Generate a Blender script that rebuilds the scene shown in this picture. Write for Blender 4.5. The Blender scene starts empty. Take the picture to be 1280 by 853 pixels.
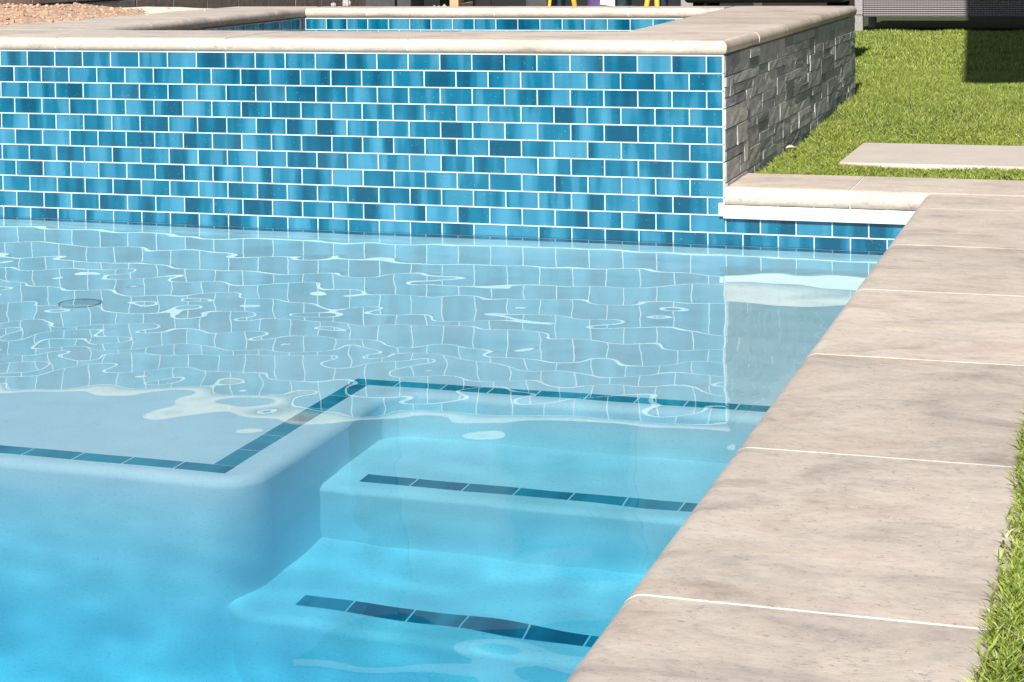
import bpy, bmesh, math, random
import numpy as np
from mathutils import Matrix, Vector

random.seed(7)
rng = np.random.default_rng(11)
S = 0.655                      # survey units -> metres
ZG = 0.572                     # survey offset: the paving top is z = 0

def P(x, y, z=-ZG):
    return Vector((x * S, y * S, (z + ZG) * S))

scene = bpy.context.scene
col = scene.collection

# ------------------------------------------------------------------ camera
cam = bpy.data.cameras.new('camera')
cam_o = bpy.data.objects.new('camera', cam)
col.objects.link(cam_o)
scene.camera = cam_o
cam.sensor_width = 36.0
cam.lens = 36.0 * 2319.28 / 1280
cam.shift_y = -(426.5 - 13.59) / 1280
cam.clip_start = 0.05
cam.clip_end = 500
rgt = Vector((0.95018, 0.31148, -0.01239))
fwd = Vector((-0.31176, 0.94940, -0.03676))
upv = Vector((0.00031, 0.03879, 0.99925))
mw = Matrix((rgt, upv, -fwd)).transposed().to_4x4()
mw.translation = P(1.6403, -7.9396, 0.5046)
cam_o.matrix_world = mw

# ------------------------------------------------------------------ sky, sun, exposure
SUN_EL = math.radians(36)
SUN_AZ = math.radians(3.5)       # sun stands behind the camera, a little to the right
to_sun = Vector((math.cos(SUN_EL) * math.sin(SUN_AZ), -math.cos(SUN_EL) * math.cos(SUN_AZ), math.sin(SUN_EL)))
world = bpy.data.worlds.new('World')
scene.world = world
world.use_nodes = True
wn = world.node_tree.nodes
bg = wn['Background']
sky = wn.new('ShaderNodeTexSky')
sky.sky_type = 'NISHITA'
sky.sun_disc = False
sky.sun_elevation = SUN_EL
sky.sun_rotation = math.pi - SUN_AZ
sky.air_density = 1.0
sky.dust_density = 0.5
world.node_tree.links.new(sky.outputs[0], bg.inputs[0])
bg.inputs[1].default_value = 0.075
sun = bpy.data.lights.new('sun', 'SUN')
sun.energy = 4.9
sun.angle = math.radians(0.53)
sun.color = (1.0, 0.965, 0.915)
sun_o = bpy.data.objects.new('sun', sun)
col.objects.link(sun_o)
sun_o.rotation_euler = to_sun.to_track_quat('Z', 'Y').to_euler()
sun.cycles.is_caustics_light = True
vs = scene.view_settings
vs.view_transform = 'Standard'
vs.look = 'None'
vs.gamma = 1.0
vs.use_curve_mapping = False
vs.exposure = 0.53
scene.render.engine = 'CYCLES'
cy = scene.cycles
cy.use_denoising = True
cy.max_bounces = 14
cy.diffuse_bounces = 5
cy.glossy_bounces = 6
cy.transmission_bounces = 10
cy.transparent_max_bounces = 12
cy.caustics_refractive = True
cy.caustics_reflective = False
cy.blur_glossy = 0.6
cy.sample_clamp_indirect = 6.0

# ------------------------------------------------------------------ materials
MATS = {}
class NT:
    def __init__(s, name):
        m = bpy.data.materials.new(name)
        m.use_nodes = True
        s.m, s.t = m, m.node_tree
        s.n, s.l = s.t.nodes, s.t.links
        s.b = s.n['Principled BSDF']
        s.out = s.n['Material Output']
        MATS[name] = m
    def add(s, typ, **kw):
        nd = s.n.new(typ)
        for k, v in kw.items():
            setattr(nd, k, v)
        return nd
    def put(s, sock, v):
        if hasattr(v, 'is_linked') or hasattr(v, 'links'):
            s.l.new(v, sock)
        else:
            if isinstance(v, (tuple, list)) and len(v) == 3 and sock.type == 'RGBA':
                v = (*v, 1)
            sock.default_value = v
    def math(s, op, a, b=0.0, c=None, clamp=False):
        nd = s.add('ShaderNodeMath', operation=op, use_clamp=clamp)
        s.put(nd.inputs[0], a); s.put(nd.inputs[1], b)
        if c is not None: s.put(nd.inputs[2], c)
        return nd.outputs[0]
    def coord(s, kind='Object', scale=(1, 1, 1), offset=None, rot=(0, 0, 0)):
        tc = s.add('ShaderNodeTexCoord')
        mp = s.add('ShaderNodeMapping')
        s.l.new(tc.outputs[kind], mp.inputs[0])
        mp.inputs['Scale'].default_value = scale
        mp.inputs['Rotation'].default_value = rot
        if offset is not None:
            s.put(mp.inputs['Location'], offset)
        return mp.outputs[0]
    def rand(s, mul=1.0):
        oi = s.add('ShaderNodeObjectInfo')
        return s.math('MULTIPLY', oi.outputs['Random'], mul)
    def randvec(s, a=37.0, b=91.0, c=53.0):
        oi = s.add('ShaderNodeObjectInfo')
        cx = s.add('ShaderNodeCombineXYZ')
        s.put(cx.inputs[0], s.math('MULTIPLY', oi.outputs['Random'], a))
        s.put(cx.inputs[1], s.math('MULTIPLY', oi.outputs['Random'], b))
        s.put(cx.inputs[2], s.math('MULTIPLY', oi.outputs['Random'], c))
        return cx.outputs[0]
    def noise(s, vec, scale, detail=4, rough=0.55, dist=0.0):
        nd = s.add('ShaderNodeTexNoise')
        s.put(nd.inputs['Vector'], vec)
        nd.inputs['Scale'].default_value = scale
        nd.inputs['Detail'].default_value = detail
        nd.inputs['Roughness'].default_value = rough
        nd.inputs['Distortion'].default_value = dist
        return nd.outputs['Fac']
    def ramp(s, fac, stops, interp='LINEAR'):
        nd = s.add('ShaderNodeValToRGB')
        nd.color_ramp.interpolation = interp
        e = nd.color_ramp.elements
        while len(e) < len(stops): e.new(0.5)
        for el, (p, c) in zip(e, stops):
            el.position = p
            el.color = (*c, 1) if len(c) == 3 else c
        s.put(nd.inputs[0], fac)
        return nd.outputs[0]
    def mix(s, fac, a, b, blend='MIX'):
        nd = s.add('ShaderNodeMix', data_type='RGBA', blend_type=blend)
        s.put(nd.inputs[0], fac); s.put(nd.inputs[6], a); s.put(nd.inputs[7], b)
        return nd.outputs[2]
    def bump(s, h, strength, dist=0.01):
        nd = s.add('ShaderNodeBump')
        nd.inputs['Strength'].default_value = strength
        nd.inputs['Distance'].default_value = dist
        s.put(nd.inputs['Height'], h)
        s.l.new(nd.outputs[0], s.b.inputs['Normal'])
    def set(s, **kw):
        for k, v in kw.items():
            s.put(s.b.inputs[k.replace('_', ' ')], v)

def simple(name, c, rough=0.6, var=0.12, scale=14.0, bump=0.15, metallic=0.0):
    t = NT(name)
    f = t.noise(t.coord('Object', offset=t.randvec()), scale, 5, 0.6)
    lo = tuple(v * (1 - var) for v in c); hi = tuple(min(1, v * (1 + var)) for v in c)
    t.set(Base_Color=t.ramp(f, [(0.3, lo), (0.7, hi)]), Roughness=rough, Metallic=metallic)
    t.bump(f, bump, 0.004)
    return t.m

# travertine
def travertine(name, stretch, tint=1.0):
    t = NT(name)
    rv = t.randvec()
    v = t.coord('Object', scale=stretch, offset=rv, rot=(0, 0, 0.12))
    vi = t.coord('Object', offset=rv)
    vs_ = t.coord('Object', scale=(1.0, 1.5, 1.5), offset=rv, rot=(0, 0, -0.2))
    big = t.noise(v, 2.6, 5, 0.62, 1.2)
    blotch = t.noise(vs_, 4.6, 7, 0.68, 0.8)
    mid = t.noise(vs_, 12, 7, 0.70, 1.0)
    fine = t.noise(vs_, 60, 5, 0.78, 0.3)
    base = t.ramp(big, [(0.30, (0.44, 0.385, 0.34)), (0.42, (0.575, 0.495, 0.42)), (0.53, (0.64, 0.56, 0.475)), (0.62, (0.605, 0.51, 0.42)), (0.74, (0.52, 0.43, 0.35))])
    c = t.mix(0.85, base, t.ramp(blotch, [(0.30, (0.60, 0.57, 0.55)), (0.43, (0.90, 0.885, 0.87)), (0.62, (1.07, 1.05, 1.02)), (0.78, (0.97, 0.92, 0.87))]), 'MULTIPLY')
    c = t.mix(0.8, c, t.ramp(mid, [(0.28, (0.68, 0.66, 0.65)), (0.40, (0.94, 0.93, 0.925)), (0.55, (1.03, 1.02, 1.01)), (0.72, (0.92, 0.87, 0.82))]), 'MULTIPLY')
    c = t.mix(0.75, c, t.ramp(fine, [(0.28, (0.66, 0.64, 0.63)), (0.44, (1, 1, 1)), (0.75, (1.12, 1.10, 1.06))]), 'MULTIPLY')
    # pits: cream filler inside, dark broken rim
    pt = t.noise(t.coord('Object', scale=(0.8, 1.7, 1.7), offset=rv, rot=(0, 0, 0.3)), 17, 4, 0.62, 1.6)
    area = t.noise(vi, 3.6, 3, 0.6)
    thr = t.math('MULTIPLY_ADD', area, 0.30, 0.165)
    inside = t.math('LESS_THAN', pt, thr)
    rim_ = t.math('SUBTRACT', t.math('LESS_THAN', pt, t.math('ADD', thr, 0.018)), inside)
    pit = t.math('MULTIPLY', rim_, t.math('GREATER_THAN', mid, 0.46))
    c = t.mix(t.math('MULTIPLY', pit, 0.55), c, (0.22, 0.18, 0.155))
    c = t.mix(t.math('MULTIPLY', inside, 0.55), c, (0.78, 0.68, 0.56))
    p2 = t.math('LESS_THAN', t.noise(vs_, 80, 3, 0.8, 0.2), 0.365)
    c = t.mix(t.math('MULTIPLY', p2, 0.5), c, (0.24, 0.20, 0.17))
    sv = t.math('ADD', 0.84, t.rand(0.14))
    c = t.mix(1.0, c, t.ramp(sv, [(0, (0, 0, 0)), (1, (1, 1, 1))]), 'MULTIPLY')
    t.set(Base_Color=c, Roughness=t.math('ADD', 0.50, t.math('MULTIPLY', fine, 0.25)))
    h = t.math('ADD', t.math('MULTIPLY', fine, 0.5), t.math('MULTIPLY', mid, 0.6))
    h = t.math('SUBTRACT', h, t.math('MULTIPLY', pit, 0.9))
    t.bump(h, 0.3, 0.004)
    return t.m
travertine('travertine', (0.9, 2.0, 2.0))
simple('white_grout', (0.80, 0.775, 0.73), 0.85, 0.05, 60, 0.25)
simple('tile_grout', (0.56, 0.66, 0.69), 0.8, 0.14, 30, 0.3)

# glazed glass tile
def tile_mat(name, dark, mid, light, rough=0.07):
    t = NT(name)
    oi = t.add('ShaderNodeObjectInfo')
    r = oi.outputs['Random']
    cxyz = t.add('ShaderNodeCombineXYZ')
    t.put(cxyz.inputs[0], t.math('MULTIPLY', r, 173.0)); t.put(cxyz.inputs[1], t.math('MULTIPLY', r, 311.0)); t.put(cxyz.inputs[2], t.math('MULTIPLY', r, 77.0))
    v = t.coord('Object', scale=(13, 3, 1.6), offset=cxyz.outputs[0])
    vf = t.coord('Object', scale=(14, 40, 90), offset=cxyz.outputs[0])
    f = t.noise(v, 1.0, 2, 0.45, 0.25)
    r2 = t.math('FRACT', t.math('MULTIPLY', r, 91.7))
    f = t.math('ADD', t.math('MULTIPLY_ADD', t.math('SUBTRACT', f, 0.5), 2.6, 0.47), t.math('MULTIPLY', t.math('SUBTRACT', r2, 0.5), 0.16))
    c = t.ramp(f, [(0.08, dark), (0.45, mid), (0.62, tuple((a + b) / 2 for a, b in zip(mid, light))), (0.95, light)], 'EASE')
    st = t.noise(vf, 1.0, 4, 0.7)
    c = t.mix(0.35, c, t.ramp(st, [(0.3, (0.80, 0.86, 0.88)), (0.6, (1.0, 1.0, 1.0)), (0.78, (1.25, 1.12, 1.08))]), 'MULTIPLY')
    # rare smoky tiles
    smoky = t.math('GREATER_THAN', t.math('FRACT', t.math('MULTIPLY', r, 43.3)), 0.96)
    c = t.mix(t.math('MULTIPLY', smoky, 0.25), c, (0.03, 0.13, 0.19))
    fleck = t.math('GREATER_THAN', t.noise(t.coord('Object', offset=cxyz.outputs[0]), 260, 1, 0.5), 0.765)
    c = t.mix(t.math('MULTIPLY', fleck, 0.45), c, (0.55, 0.75, 0.82))
    t.set(Base_Color=c, Roughness=t.math('MULTIPLY_ADD', st, 0.10, rough), IOR=1.5)
    t.b.inputs['Coat Weight'].default_value = 0.5
    t.b.inputs['Coat Roughness'].default_value = 0.03
    t.bump(t.math('ADD', t.noise(t.coord('Object', scale=(6, 6, 25), offset=cxyz.outputs[0]), 3.0, 3), t.math('MULTIPLY', st, 0.15)), 0.06, 0.004)
    return t.m
tile_mat('glass_tile', (0.001, 0.062, 0.115), (0.003, 0.122, 0.204), (0.052, 0.230, 0.345))
tile_mat('trim_tile', (0.002, 0.15, 0.23), (0.003, 0.25, 0.34), (0.01, 0.36, 0.46), 0.3)

# pool plaster: fine quartz aggregate, pale blue
t = NT('plaster')
v = t.coord('Object')
a = t.noise(v, 3.4, 7, 0.68, 0.4); b_ = t.noise(v, 190, 3, 0.7)
c = t.ramp(a, [(0.28, (0.60, 0.745, 0.81)), (0.45, (0.72, 0.82, 0.875)), (0.6, (0.77, 0.85, 0.90)), (0.78, (0.67, 0.79, 0.85))])
c = t.mix(0.5, c, t.ramp(b_, [(0.30, (0.50, 0.58, 0.62)), (0.42, (1, 1, 1)), (0.72, (1.09, 1.09, 1.08))]), 'MULTIPLY')
t.set(Base_Color=c, Roughness=0.7)
t.bump(b_, 0.2, 0.002)

# water
t = NT('water')
t.n.remove(t.b)
g = t.add('ShaderNodeBsdfGlass')
g.inputs['Roughness'].default_value = 0.0
g.inputs['IOR'].default_value = 1.333
g.inputs['Color'].default_value = (1, 1, 1, 1)
t.l.new(g.outputs[0], t.out.inputs['Surface'])
# colour of the body of water (absorbs red)
t = NT('water_body')
t.n.remove(t.b)
va = t.add('ShaderNodeVolumeAbsorption')
va.inputs['Color'].default_value = (0.06, 0.845, 0.955, 1)
va.inputs['Density'].default_value = 1.9
t.l.new(va.outputs[0], t.out.inputs['Volume'])

# slate
t = NT('slate')
rv = t.randvec(61, 113, 29)
v = t.coord('Object', scale=(1, 1, 2.4), offset=rv)
f = t.noise(v, 16, 7, 0.68, 0.6)
oi = t.add('ShaderNodeObjectInfo')
tone = t.ramp(oi.outputs['Random'], [(0.0, (0.16, 0.163, 0.158)), (0.25, (0.30, 0.30, 0.29)), (0.5, (0.38, 0.375, 0.355)), (0.75, (0.44, 0.43, 0.40)), (0.9, (0.46, 0.43, 0.38)), (1.0, (0.20, 0.207, 0.205))])
c = t.mix(0.9, tone, t.ramp(f, [(0.28, (0.62, 0.62, 0.61)), (0.5, (1, 1, 1)), (0.72, (1.35, 1.32, 1.26))]), 'MULTIPLY')
t.set(Base_Color=c, Roughness=0.72)
f2 = t.noise(t.coord('Object', scale=(1, 1, 5), offset=rv), 30, 6, 0.7, 0.3)
t.bump(t.math('ADD', t.math('MULTIPLY', f, 0.6), f2), 0.35, 0.004)
simple('stone_mortar', (0.62, 0.60, 0.57), 0.9, 0.12, 40, 0.3)

# grass blades
t = NT('turf_blade')
gi = t.add('ShaderNodeNewGeometry')
c = t.ramp(gi.outputs['Random Per Island'], [(0.0, (0.105, 0.150, 0.024)), (0.3, (0.165, 0.218, 0.032)), (0.62, (0.240, 0.300, 0.044)), (0.88, (0.330, 0.375, 0.080)), (0.97, (0.42, 0.40, 0.16)), (1.0, (0.34, 0.27, 0.13))])
big = t.noise(t.coord('Object'), 2.2, 4, 0.6)
c = t.mix(0.8, c, t.ramp(big, [(0.3, (0.78, 0.86, 0.8)), (0.7, (1.14, 1.08, 1.05))]), 'MULTIPLY')
t.set(Base_Color=c, Roughness=0.42)
t.b.inputs['Specular IOR Level'].default_value = 0.35
simple('turf_backing', (0.045, 0.062, 0.014), 0.95, 0.3, 60, 0.4)
simple('paver_concrete', (0.545, 0.475, 0.405), 0.85, 0.06, 9, 0.12)
simple('white_metal', (0.70, 0.71, 0.71), 0.35, 0.02, 30, 0.02)
simple('mortar_bed', (0.80, 0.67, 0.52), 0.95, 0.12, 9, 0.5)
simple('sand', (0.50, 0.325, 0.215), 0.95, 0.45, 45, 0.9)
simple('soil', (0.24, 0.18, 0.13), 0.95, 0.25, 12, 0.4)
simple('brown_block', (0.42, 0.315, 0.265), 0.9, 0.22, 24, 0.5)
simple('block_joint', (0.09, 0.07, 0.06), 0.95, 0.1, 40, 0.3)
simple('shade_dark_wall', (0.016, 0.012, 0.012), 0.9, 0.2, 6, 0.2)  # patio shade put into the colour of the lower house wall
simple('black_plastic', (0.008, 0.008, 0.009), 0.45, 0.2, 20, 0.05)
simple('charcoal', (0.055, 0.053, 0.055), 0.7, 0.2, 30, 0.2)
simple('grey_cloth', (0.42, 0.40, 0.39), 0.9, 0.12, 30, 0.3)
simple('grey_stone', (0.30, 0.285, 0.27), 0.9, 0.18, 30, 0.4)
simple('tan_wood', (0.56, 0.33, 0.17), 0.7, 0.2, 26, 0.2)
simple('yellow_paint', (0.78, 0.46, 0.03), 0.45, 0.06, 20, 0.05)
simple('purple_fabric', (0.10, 0.055, 0.17), 0.85, 0.15, 30, 0.2)
simple('white_paper', (0.82, 0.82, 0.84), 0.7, 0.03, 20, 0.05)
simple('denim', (0.13, 0.21, 0.32), 0.9, 0.2, 60, 0.3)
simple('steel_blue', (0.10, 0.23, 0.34), 0.55, 0.12, 20, 0.1)
simple('dry_leaf', (0.62, 0.56, 0.34), 0.7, 0.15, 90, 0.2)
simple('fitting_plastic', (0.60, 0.62, 0.64), 0.5, 0.04, 30, 0.05)
simple('fitting_ring', (0.36, 0.33, 0.33), 0.5, 0.05, 30, 0.05)
t = NT('window_glass')
t.set(Base_Color=t.ramp(t.noise(t.coord('Object'), 0.8, 2), [(0.3, (0.012, 0.014, 0.017)), (0.7, (0.03, 0.034, 0.04))]), Roughness=0.08)
simple('house_render', (0.13, 0.115, 0.10), 0.9, 0.10, 5, 0.2)
simple('stucco', (0.55, 0.48, 0.40), 0.9, 0.08, 20, 0.3)
simple('roof_board', (0.30, 0.25, 0.20), 0.8, 0.1, 10, 0.2)
simple('wicker_frame', (0.30, 0.275, 0.265), 0.75, 0.2, 60, 0.3)
t = NT('wicker')
v = t.coord('Object')
w1 = t.add('ShaderNodeTexWave', wave_type='BANDS', bands_direction='Z'); t.put(w1.inputs[0], v); w1.inputs['Scale'].default_value = 21; w1.inputs['Distortion'].default_value = 0.6
w2 = t.add('ShaderNodeTexWave', wave_type='BANDS', bands_direction='X'); t.put(w2.inputs[0], v); w2.inputs['Scale'].default_value = 16; w2.inputs['Distortion'].default_value = 0.4
wf = t.math('MULTIPLY', w1.outputs['Fac'], t.math('MULTIPLY_ADD', w2.outputs['Fac'], 0.5, 0.5))
t.set(Base_Color=t.ramp(wf, [(0.05, (0.08, 0.07, 0.068)), (0.5, (0.215, 0.195, 0.195)), (0.9, (0.33, 0.305, 0.30))]), Roughness=0.6)
t.bump(wf, 0.7, 0.01)

# ------------------------------------------------------------------ mesh helpers
def link(name, me, mat, parent=None):
    o = bpy.data.objects.new(name, me)
    col.objects.link(o)
    if mat and not me.materials:
        me.materials.append(MATS[mat])
    if parent is not None:
        o.parent = parent
    return o
def tag(o, label=None, cat=None, group=None, kind=None):
    if label: o['label'] = label
    if cat: o['category'] = cat
    if group: o['group'] = group
    if kind: o['kind'] = kind
    return o
def empty(name, loc=(0, 0, 0)):
    o = bpy.data.objects.new(name, None)
    o.empty_display_size = 0.1
    col.objects.link(o)
    o.location = loc
    return o
def bm_mesh(bm, name, smooth=False):
    me = bpy.data.meshes.new(name)
    bmesh.ops.recalc_face_normals(bm, faces=bm.faces)
    bm.to_mesh(me); bm.free()
    if smooth:
        me.polygons.foreach_set('use_smooth', [True] * len(me.polygons))
    return me
def bm_box(bm, lo, hi):
    vs_ = [bm.verts.new((x, y, z)) for z in (lo[2], hi[2]) for y in (lo[1], hi[1]) for x in (lo[0], hi[0])]
    for f in ((0, 2, 3, 1), (4, 5, 7, 6), (0, 1, 5, 4), (1, 3, 7, 5), (3, 2, 6, 7), (2, 0, 4, 6)):
        bm.faces.new([vs_[i] for i in f])
    return vs_
def box(name, lo, hi, mat, parent=None, bevel=0.0, seg=2):
    lo, hi = Vector(lo), Vector(hi)
    bm = bmesh.new()
    bm_box(bm, lo, hi)
    if bevel:
        bmesh.ops.bevel(bm, geom=bm.edges[:], offset=bevel, segments=seg, affect='EDGES', profile=0.5)
    return link(name, bm_mesh(bm, name), mat, parent)
def slab_mesh(sx, sy, th, rounded, r=None, tiny=0.0015, seg=7):
    """a stone slab centred on its top face; rounded: set of sides '-x','+x','-y','+y' with a bullnose"""
    r = r or th * 0.49
    bm = bmesh.new()
    bm_box(bm, (-sx / 2, -sy / 2, -th), (sx / 2, sy / 2, 0))
    def side(e):
        m = (e.verts[0].co + e.verts[1].co) / 2
        if abs(e.verts[0].co.z - e.verts[1].co.z) > 1e-6: return None
        for k, (ax, s) in {'-x': (0, -1), '+x': (0, 1), '-y': (1, -1), '+y': (1, 1)}.items():
            if abs(m[ax] - s * (sx, sy)[ax] / 2) < 1e-6: return k
    es = [e for e in bm.edges if side(e) in rounded]
    if es:
        bmesh.ops.bevel(bm, geom=es, offset=r, segments=seg, affect='EDGES', profile=0.5)
    me = bm_mesh(bm, 'slab')
    for p in me.polygons: p.use_smooth = True
    me.set_sharp_from_angle(angle=math.radians(35))
    return me
def slab(name, x0, x1, y0, y1, ztop, th, rounded, mat, parent, gap=0.004, dz=0.0, r=None):
    me = slab_mesh(x1 - x0 - gap, y1 - y0 - gap, th, rounded, r)
    o = link(name, me, mat, parent)
    o.location = ((x0 + x1) / 2, (y0 + y1) / 2, ztop + dz)
    return o
def tube(bm, a, b, r0, r1=None, n=10):
    a, b = Vector(a), Vector(b); r1 = r0 if r1 is None else r1
    q = (b - a).to_track_quat('Z', 'Y').to_matrix()
    ra = [bm.verts.new(a + q @ Vector((r0 * math.cos(2 * math.pi * k / n), r0 * math.sin(2 * math.pi * k / n), 0))) for k in range(n)]
    rb = [bm.verts.new(b + q @ Vector((r1 * math.cos(2 * math.pi * k / n), r1 * math.sin(2 * math.pi * k / n), 0))) for k in range(n)]
    for k in range(n):
        bm.faces.new((ra[k], ra[(k + 1) % n], rb[(k + 1) % n], rb[k]))
    bm.faces.new(ra[::-1]); bm.faces.new(rb)
def lathe(bm, prof, n=24, c=(0, 0)):
    rings = []
    for r, z in prof:
        rings.append([bm.verts.new((c[0] + r * math.cos(2 * math.pi * k / n), c[1] + r * math.sin(2 * math.pi * k / n), z)) for k in range(n)])
    for i in range(len(rings) - 1):
        for k in range(n):
            bm.faces.new((rings[i][k], rings[i][(k + 1) % n], rings[i + 1][(k + 1) % n], rings[i + 1][k]))
    bm.faces.new(rings[0][::-1]); bm.faces.new(rings[-1])

# key levels
ZTOP = P(0, 0, 0).z                       # top of the tiled spa wall
TW, TH = 0.155 * S, 0.0775 * S            # tile pitch and course height
ZW = ZTOP - 10.66 * TH                    # water level
XR = 0.875 * S                            # right pool wall
XL, YN = -8.2 * S, -9.6 * S               # far left and near end of the pool
YB = 4.14 * S                             # back of the spa
XS = -6.05 * S                            # left end of the raised bed
def dep(d): return ZW - d * S

# ================================================================== setting
# ground: one sheet with the pool left open
bm = bmesh.new()
G = 60.0
zg = -0.04
def gq(x0, x1, y0, y1):
    f = [bm.verts.new(q) for q in ((x0, y0, zg), (x1, y0, zg), (x1, y1, zg), (x0, y1, zg))]
    bm.faces.new(f)
e_ = 0.05
gq(-G, XL - e_, -G, G); gq(XR + e_, G, -G, G); gq(XL - e_, XR + e_, -G, YN - e_); gq(XL - e_, XR + e_, e_, G)
ground = tag(link('ground', bm_mesh(bm, 'ground'), 'soil'), 'bare brown soil around the garden', kind='structure')

# ---- pool: shell, ledge, steps
pool = empty('pool', (0, 0, 0)); tag(pool, 'plastered swimming pool with shallow ledge and steps', kind='structure')
ZF = dep(1.46)
bm = bmesh.new()
def quad(*pts):
    bm.faces.new([bm.verts.new(p) for p in pts])
zt = -0.06
# floor slopes away gently to the left and towards the camera
quad((XL, YN, ZF - 0.25), (XR, YN, ZF - 0.06), (XR, 0, ZF), (XL, 0, ZF - 0.16))
pf = link('pool_floor', bm_mesh(bm, 'pool_floor'), 'plaster', pool)
def wallbox(lo, hi):
    return box('pool_wall', lo, hi, 'plaster', pool)
ZB = ZF - 0.35
wallbox((XR, YN - 0.15, ZB), (XR + 0.14, 0.14, zt))
wallbox((XL - 0.15, YN - 0.15, ZB), (XL, 0.14, zt))
wallbox((XL, YN - 0.15, ZB), (XR, YN, zt))
ZT12 = ZTOP - 12.02 * TH
wallbox((XL, 0.0, ZB), (XR, 0.14, ZT12 - 0.001))

def fillet(pts, radii, n=8):
    out = []
    for i, p in enumerate(pts):
        r = radii[i]
        p = Vector(p)
        if r <= 0:
            out.append(p); continue
        a = (Vector(pts[i - 1]) - p).normalized(); b = (Vector(pts[(i + 1) % len(pts)]) - p).normalized()
        half = math.acos(max(-1, min(1, a.dot(b)))) / 2
        d = r / math.tan(half)
        c = p + (a + b).normalized() * (r / math.sin(half))
        s, e = p + a * d - c, p + b * d - c
        a0 = math.atan2(s.y, s.x); a1 = math.atan2(e.y, e.x)
        da = (a1 - a0 + math.pi) % (2 * math.pi) - math.pi
        for k in range(n + 1):
            an = a0 + da * k / n
            out.append(c + Vector((math.cos(an), math.sin(an))) * r)
    return out
def rounded_prism(name, pts, ztop, zbot, r, mat, parent, seg=8, cove=0.0, batter=0.0):
    """pts counter-clockwise plan outline; top rim rounded with radius r"""
    n = len(pts)
    nor = []
    for i in range(n):
        a = (pts[i] - pts[i - 1]).normalized(); b = (pts[(i + 1) % n] - pts[i]).normalized()
        t_ = (a + b).normalized(); nn = Vector((t_.y, -t_.x))
        k = 1 / max(0.35, abs(nn.dot(Vector((a.y, -a.x)))))
        nor.append(nn * k)
    bm = bmesh.new()
    rings = [[bm.verts.new((p.x, p.y, zbot)) for p in pts]]
    if cove:
        rings = []
        for k in range(seg + 1):
            an = math.pi / 2 * k / seg
            off, z = cove * (1 - math.sin(an)), zbot + cove * (1 - math.cos(an))
            rings.append([bm.verts.new((p.x + m.x * off, p.y + m.y * off - batter * max(0, -m.y), z)) for p, m in zip(pts, nor)])
    for k in range(seg + 1):
        an = math.pi / 2 * k / seg
        off, z = r * (math.cos(an) - 1), ztop - r + r * math.sin(an)
        rings.append([bm.verts.new((p.x + m.x * off, p.y + m.y * off, z)) for p, m in zip(pts, nor)])
    for A, B in zip(rings, rings[1:]):
        for i in range(n):
            bm.faces.new((A[i], A[(i + 1) % n], B[(i + 1) % n], B[i]))
    bm.faces.new(rings[-1])
    me = bm_mesh(bm, name)
    for p in me.polygons: p.use_smooth = len(p.vertices) == 4
    return link(name, me, mat, parent)
U = lambda *a: Vector([q * S for q in a])
DL, D1, D2 = 0.22, 0.62, 1.02
outl = fillet([U(-8.3, 0.1), U(-8.3, -3.645), U(-0.50, -3.645), U(-0.50, -2.655), U(0.95, -2.655), U(0.95, 0.1)],
              [0, 0, 0.085, 0.075, 0, 0])
ledge = rounded_prism('ledge', outl, dep(DL), ZF - 0.03, 0.04, 'plaster', pool, cove=0.16, batter=0.085)
def step_block(d, ynose, yback, xl, rc, zb, cv):
    o = fillet([U(xl, yback), U(xl, ynose), U(0.95, ynose), U(0.95, yback)], [0, rc * S, 0, 0])
    return rounded_prism('step', o, dep(d), zb, 0.026, 'plaster', pool, cove=cv)
step1 = step_block(D1, -3.215, -2.60, -0.62, 0.0, dep(D2) - 0.004, 0.0)
step2 = step_block(D2, -3.735, -2.60, -0.56, 0.12, ZF - 0.02, 0.06)

# trim tiles inlaid along the step edges
def tile_mesh(w, h, d=0.006, bev=0.0011):
    bm = bmesh.new()
    bm_box(bm, (-w / 2, -d, -h / 2), (w / 2, 0, h / 2))
    es = [e for e in bm.edges if all(abs(v.co.y + d) < 1e-7 for v in e.verts)]
    bmesh.ops.bevel(bm, geom=es, offset=bev, segments=2, affect='EDGES', profile=0.5)
    me = bm_mesh(bm, 'tile')
    for p in me.polygons: p.use_smooth = False
    return me
_tm = {}
def place_tile(parent, w, h, loc, rot, mat, name='tile', d=0.006):
    k = (round(w, 4), round(h, 4), mat, d)
    if k not in _tm:
        _tm[k] = tile_mesh(w, h, d)
        _tm[k].materials.append(MATS[mat])
    o = link(name, _tm[k], None, parent)
    o.location = loc; o.rotation_euler = rot
    return o
GAP = 0.0034
FLAT = (-math.pi / 2, 0, 0)                # tile face up, length along x
FLATY = (-math.pi / 2, 0, math.pi / 2)     # tile face up, length along y
tw_ = 0.068 * S
def trim_x(parent, x0, x1, ynear, z):
    """x0 start at the left, tiles to x1"""
    x = x0
    while x < x1 - 0.012:
        w = min(TW, x1 - x)
        place_tile(parent, w - GAP, tw_ - 0.002, (x + w / 2, ynear + tw_ / 2, z - 0.0035), FLAT, 'trim_tile')
        x += TW
trim_x(step1, -0.413 * S, XR, -3.14 * S, dep(D1))
trim_x(step2, -0.381 * S, XR, -3.65 * S, dep(D2))
trim_x(ledge, -0.683 * S, XR, -2.573 * S, dep(DL))
# side run of the ledge, tiles lengthwise along y
y = -2.573 * S
while y > -3.498 * S + 0.012:
    w = min(TW, y + 3.498 * S)
    place_tile(ledge, w - GAP, tw_ - 0.002, (-0.647 * S, y - w / 2, dep(DL) - 0.0035), FLATY, 'trim_tile')
    y -= TW
# front run of the ledge, to the left
x = -0.611 * S
while x > -2.4:
    place_tile(ledge, TW - GAP, tw_ - 0.002, (x - TW / 2, -3.566 * S + tw_ / 2, dep(DL) - 0.0035), FLAT, 'trim_tile')
    x -= TW

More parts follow.
